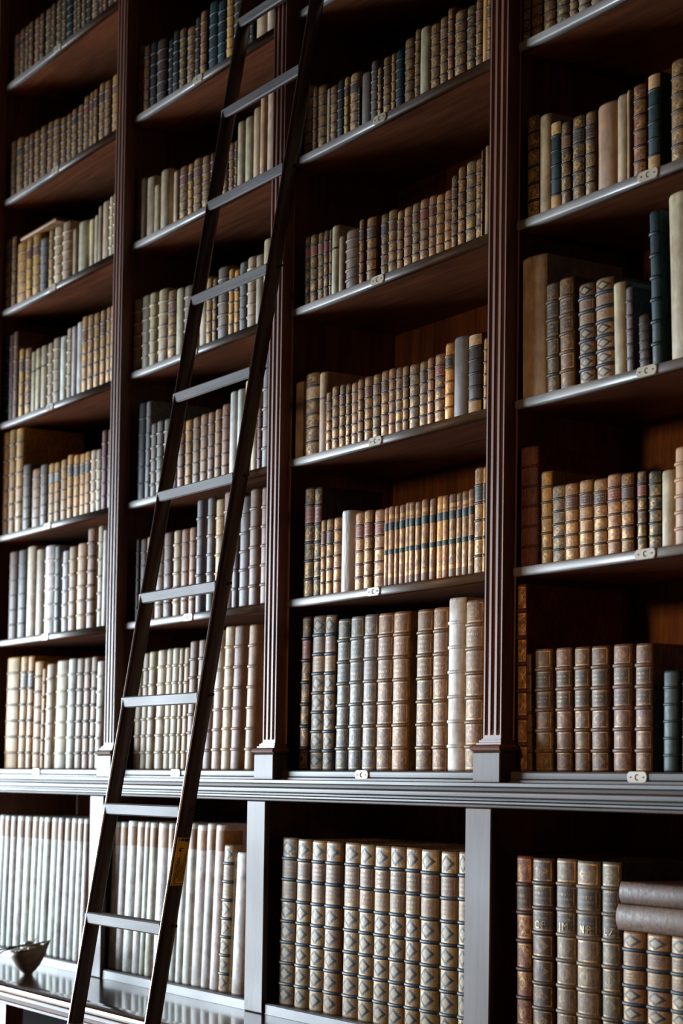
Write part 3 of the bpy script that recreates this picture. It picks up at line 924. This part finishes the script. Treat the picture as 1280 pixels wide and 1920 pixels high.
BOOKS = """
1 6|-120 536 165 0 gr;544 966 165 0 gr;974 1392 165 0 gk;1400 1760 165 0 gr;1768 2334 165 0 gr;2342 2692 165 0 gk;2700 3353 165 0 gk;3361 3701 165 0 gk;3709 4196 165 0 gk;4204 4597 165 0 gk;4605 5209 165 0 lu;5217 5551 165 0 gk;5559 5836 165 0 gk;5844 6212 165 0 gk;6220 6631 165 0 lk;6639 7230 165 0 gh;7238 7593 165 0 ln;7601 7881 165 0 lt;7889 8361 165 0 gk;8369 8810 165 0 gk
1 5|-103 354 197 0 gn;362 1052 194 0 gn;1060 1617 182 0 gn;1625 1982 180 0 gr;1990 2551 178 0 gn;2559 3111 178 0 gn;3119 3664 177 0 gr;3672 4310 169 0 gn;4318 4779 161 0 gn;4787 5202 160 0 gn;5210 5678 163 0 gn;5686 6147 164 0 gn;6155 6638 178 0 gnR;6646 7005 179 0 gn;7013 7340 178 0 gn;7348 7852 185 0 gn;7860 8329 178 0 gn;8337 8928 182 0 go
1 4|-433 93 247 0 gn;101 558 246 0 gn;566 1498 210 0 go;1506 2019 206 0 go;2027 2745 206 0 go;2753 3333 179 0 ls;3474 3882 193 0 gt;3890 4560 192 0 Vb;4568 5244 192 0 Vb;5582 5889 152 0 vb;5897 6643 162 0 vc;6869 7205 152 0 vc;7213 7545 157 0 vc;7553 7831 178 0 vb;7839 8405 183 0 vy;8413 8711 188 0 Vc;8719 8976 192 0 Vb
1 3|-510 102 304 0 lg;110 523 297 0 lr;531 924 300 0 ln;1132 1551 230 0 go;1559 2149 225 0 gn;2157 2570 204 0 vcK;2578 2995 207 0 vcK;3003 3547 208 0 vcK;3554 4059 208 0 Vb;4067 4685 213 0 Vy;4693 5200 208 0 vw;5208 5625 226 0 Vy;5633 5968 225 0 vw;5976 6435 232 0 vw;6443 6890 240 0 gt;6898 7363 237 0 gt;7371 7834 234 0 gt;7842 8250 234 0 gt;8258 8637 236 0 gt;8645 8963 235 0 gt
1 2|-317 269 352 0 lo;277 897 352 0 lo;905 1600 348 0 lo;1608 2336 218 0 lh;2344 3155 194 0 lt;3163 3797 199 0 lh;3805 4388 195 0 loB;4396 4884 192 0 loB;4892 5431 194 0 lo;5439 5883 203 0 loK;5891 6391 197 0 loK;6399 6871 194 0 loK;6879 7327 194 0 loK;7335 7785 193 0 Vc;7793 8179 190 0 Vc;8187 8574 243 0 lr;8582 8948 242 0 lr
1 1|429 1251 294 10 ln;1259 2089 293 10 lk;2097 2892 297 10 vc;2900 3639 281 10 vb;3647 4545 285 10 Vw;4553 4969 278 10 Vs;5166 5711 256 10 Vw;5719 6330 265 10 Vt;6338 7098 268 10 Vt;7106 7709 308 10 lt;7993 8406 308 10 Vy;8414 8712 292 10 vw;8720 9026 318 10 vw
1 0|381 1591 369 30 lo;1599 2292 368 30 loK;2300 2837 367 30 loK;2845 3632 347 30 lo;3640 3933 322 30 lo;3941 4572 334 30 Vc;4723 5676 341 30 Vc;5684 6350 343 30 Vw;6358 6987 342 30 lt;6995 7541 341 30 lt;7549 8041 342 30 lt;8049 8541 326 30 Vw
1 -1|1122 1685 426 60 x;1693 2143 425 60 x;2151 2667 425 60 x;2675 3328 426 60 x;3336 3961 426 60 x;3969 4528 427 60 x;4536 5039 427 60 x;5047 5571 427 60 x;5579 6191 428 60 x;6199 6663 428 60 x;6671 7177 428 60 x;7185 7722 429 60 x;7730 8177 429 60 x;8185 8533 429 60 x
2 5|10240 10690 214 0 ln;10697 11105 203 0 gn;11113 11575 200 0 lu;11582 12282 190 0 lk;12393 12747 172 0 lu;12755 13172 184 0 lu;13180 13632 177 0 gk;13640 14194 166 0 gn;14202 14513 179 0 lk;14521 14952 186 0 gn;14960 15588 195 0 lg;15596 16126 180 0 lg;16134 16561 178 0 go;16569 17140 170 0 lk;17148 17554 165 0 lgT;17562 17804 158 0 lu;17812 18482 85 0 vb;18490 18979 96 0 vc
2 4|10343 10645 205 0 ln;10653 10998 188 0 vy;11006 11576 181 0 vc;11584 11965 146 0 vb;11973 12535 178 0 vb;12943 13240 153 0 vb;13248 13840 156 0 gn;13848 14162 152 0 go;14170 14745 155 0 gn;14753 15263 149 0 gn;15271 15558 147 0 lr;15566 16055 144 0 gn;16063 16404 141 0 gn;16412 16742 144 0 gr;16750 16922 145 0 gn;16930 17346 188 0 vb;17354 17833 189 0 vy;17841 18254 201 0 vb;18262 18568 222 0 vt;18576 19054 224 0 vb
2 3|10266 10808 218 0 Vy;10816 11452 219 0 Vy;11460 11930 216 0 Vb;11938 12596 215 0 Vb;12604 13214 200 0 gn;13222 13728 194 0 vc;13736 14353 190 0 Vh;14361 14697 196 0 lo;14705 15197 196 0 vc;15205 15561 185 0 gt;15569 15835 178 0 gn;15843 16524 198 0 Vh;16532 16842 183 0 go;16850 17153 174 0 go;17161 17576 187 0 ls;17584 18069 192 0 Vb;18077 18485 188 0 vy;18493 18987 220 0 vc;18995 19280 207 0 vb
2 2|10746 11310 287 10 lu;11318 11663 284 10 ls;11671 12099 214 10 Vh;12107 12558 215 10 Vh;12566 13031 214 10 Vh;13039 13499 204 10 Vh;13507 13942 194 10 lt;13950 14404 191 10 lo;14412 14906 192 10 lt;14914 15407 193 10 lt;15415 15831 192 10 lt;15839 16246 194 10 lt;16254 16711 201 10 lt;16719 17184 228 10 vw;17192 17538 228 10 vw;17546 17978 246 10 vc;17986 18333 330 10 vc;18341 18597 163 10 lr;18605 19034 309 10 Vs
2 1|10824 11040 243 10 lk;11048 11503 240 10 ln;11511 12029 241 10 lt;12037 12673 242 10 lt;12681 13301 242 10 ln;13309 13812 242 10 Vb;13820 14326 241 10 lt;14334 14755 241 10 lt;14763 15153 313 10 Vs;15468 15886 311 10 Vs;15894 16424 302 10 VtT;16432 17029 315 10 Vp;17037 17330 302 10 Vs;17338 17919 293 10 Vs;17927 18464 306 10 Vp;18606 19062 304 10 Vp
2 0|10825 11273 333 45 Vy;11281 11719 335 45 Vb;11727 12221 337 45 Vb;12229 12842 339 45 Vc;12850 13296 340 45 Vb;13304 13762 340 45 Vc;13770 14039 338 45 Vb;14047 14375 338 45 Vb;14383 14861 354 45 Vp;14869 15345 355 45 Vp;15353 15881 367 45 Vp;15889 16449 375 45 Vy;16457 17012 382 45 Vb;17020 17596 381 45 Vp;17863 18376 379 45 Vt
2 -1|10240 10792 425 60 x;10800 11298 426 60 x;11306 11974 430 60 x;11981 12503 429 60 x;12511 12850 430 60 x;12858 13296 429 60 x;13304 14057 430 60 x;14065 14448 430 60 x;14456 14821 430 60 x;14829 15251 431 60 x;15259 15734 433 60 x;15742 16383 430 60 x;16391 16886 435 60 x;16894 17431 433 60 x;17439 18025 382 60 Db;18142 18762 365 60 vw
3 4|20240 20578 201 0 lk;20586 21007 180 0 lt;21131 21323 167 0 lt;21331 21801 162 0 gn;21809 21973 144 0 vc;21981 22349 144 0 gn;22357 22693 147 0 lu;22700 22918 146 0 go;22925 23392 146 0 gt;23400 23514 103 0 lu;23522 23978 130 0 vh;23986 24306 147 0 lh;24314 24508 124 0 gn;24516 24907 141 0 gn;24915 25103 140 0 go;25111 25496 139 0 lg;25503 25928 154 0 gn;25936 26186 166 0 gn;26194 26584 160 0 vc;26592 26989 156 0 gn;26997 27338 160 0 gn;27346 27595 171 0 gr;27603 28084 153 0 gn;28092 28461 151 0 gk;28469 28747 156 0 gn;28755 28965 152 0 vo;28973 29167 149 0 gn
3 3|20750 21056 179 0 gkR;21064 21437 176 0 gnR;21445 21756 174 0 gnR;21764 22018 173 0 gkR;22026 22173 171 0 gn;22181 22522 173 0 vcK;22530 22788 141 0 vb;22796 23433 146 0 Vh;23539 23770 160 0 gn;23778 24266 157 0 gn;24504 24854 150 0 gk;24862 25275 150 0 gn;25283 25531 140 0 gt;25539 25886 142 0 gp;25894 26237 143 0 gh;26245 26627 143 0 gpR;26635 26950 143 0 gp;26958 27270 138 0 gt;27278 27595 140 0 gt;27603 27835 167 0 gk;27843 28136 180 0 gn;28144 28535 183 0 gh;28543 28835 181 0 gn;28843 28904 197 0 gn;28912 29076 202 0 vc
3 2|20391 20790 196 0 vb;20798 21582 210 0 gnT;21590 21984 202 0 vtR;21992 22263 147 0 gp;22271 22618 157 0 gn;22626 22926 156 0 gn;22934 23192 154 0 gn;23200 23556 151 0 gp;23564 23819 154 0 gp;23827 24201 155 0 gp;24209 24568 155 0 gh;24576 24935 157 0 gp;24943 25245 157 0 gp;25253 25571 154 0 gh;25579 25833 153 0 gp;25841 26273 151 0 gh;26281 26645 151 0 gh;26653 26904 154 0 gp;26912 27346 156 0 gpR;27354 27713 174 0 goG;27721 28326 180 0 vs;28334 28874 176 0 lkT;28975 29146 158 0 go
3 1|20888 21404 276 10 gkR;21412 21794 272 9 gkR;21802 22041 187 9 gt;22049 22396 187 9 gt;22404 22779 187 8 gt;22787 23227 199 8 P;23474 23913 187 7 gtR;23921 24307 188 6 gtR;24315 24851 185 6 gtR;24859 25050 185 5 qt;25058 25304 186 5 qt;25312 25498 185 5 qt;25506 25745 185 5 qt;25753 25970 188 4 qt;25978 26217 186 4 qt;26225 26469 184 4 qt;26477 26772 187 3 qt;26834 27077 185 3 qt;27085 27388 187 3 qo;27396 27620 186 2 qt;27628 27920 186 2 qt;27928 28145 186 2 qt;28153 28406 187 1 qt;28414 28628 189 1 qt;28636 29026 232 0 gtG;29034 29150 231 0 go
3 0|20859 21299 382 24 gkR;21307 22014 381 22 Dk;22022 22565 379 20 Dg;22573 23223 366 18 Gs;23231 23848 368 16 Gs;23856 24489 369 14 Gs;24497 25227 368 11 Gt;25235 25960 367 9 Gt;26238 26940 366 5 Gt;26948 27596 366 2 Gt;27604 28293 383 0 Vw;28301 29051 373 -3 Gt
3 -1|20684 21520 411 24 Dk;21528 22228 409 21 Db;22236 22957 408 18 Db;22965 23718 408 15 Dt;23808 24582 408 12 Dt;24590 25242 406 9 Db;25250 25958 405 6 Db;25966 26655 406 3 Dt;26663 27298 406 1 Dt;27306 28007 404 -2 Db;28095 28749 402 -6 Db;28833 29329 404 -9 Db
4 4|30240 30609 143 0 gk;30617 31023 136 0 gn;31031 31480 128 0 gn;31488 31986 116 0 gk;31994 32287 105 0 gt;32295 32712 99 0 gh;32720 33265 89 0 lt
4 3|30538 30997 221 -10 gk;31005 31400 211 -10 vb;31408 31772 186 -10 lgC;31780 32124 176 -10 gk;32132 32572 178 -10 gk;32580 32905 176 -10 gh;32974 33673 177 -10 vt;33681 34022 179 -10 vb;34030 34121 182 -10 vt;34129 34564 186 -10 gr;34624 35016 194 -10 lgT;35308 35814 201 -10 gn
4 2|30336 31293 302 -31 vb;31301 31736 231 -32 Gh;31744 32258 233 -33 Gt;32447 32992 206 -34 Dk;33000 33607 206 -35 Dt;33615 34010 187 -36 vc;34017 34224 171 -36 ls;34415 34768 108 -37 lk;34776 35101 306 -38 lg;35322 36081 326 -39 vc
4 1|30331 31017 254 -19 lr;31132 31526 194 -18 go;31534 31994 159 -18 gs;32002 32466 158 -17 gt;32474 32944 159 -16 gt;32952 33416 156 -15 gt;33424 33868 160 -14 gpR;33876 34291 157 -14 gn;34393 34688 156 -13 gkR;34696 35101 152 -12 gg;35109 35507 148 -11 vc;35515 35972 187 -10 Vt
4 0|30391 30766 394 -29 gr;30774 30959 246 -28 ln;30967 31575 254 -26 Gt;31738 32286 253 -22 Gp;32343 32869 252 -19 Gt;32919 33495 251 -16 Gp;33617 34200 251 -12 Gp;34327 34847 249 -9 Gp;35229 35690 193 -4 lg;35792 36133 200 -1 lr
4 -1|31045 31613 404 -20 gr;31621 32356 402 -18 Gn;32408 33111 404 -17 Gy;33119 33867 402 -16 Gy;33916 34514 403 -15 Gy;34570 35237 274 -13 Dt;35293 35985 274 -12 Dt;36030 36678 274 -11 Db
"""
make_books()  # leftmost bay's sixth-shelf books are coded darker to imitate fading light
flat_book('thin tan book lying flat across the yellow books, fourth shelf above ledge, leftmost bay', .118, .032, 2.1975 + .2213, S * .31, S * .20, S * .0105, 0, (182, 142, 96), 'l')
flat_book('upper of two brown volumes lying flat on the diamond-tooled books below the ledge', 3.452, -.012, .2950, S * .42, S * .30, S * .0440, 0, (104, 80, 66), 'l', 'two volumes lying flat')
flat_book('lower of two brown volumes lying flat on the diamond-tooled books below the ledge', 3.445, -.014, .2418, S * .43, S * .31, S * .0520, 0, (120, 98, 84), 'l', 'two volumes lying flat')
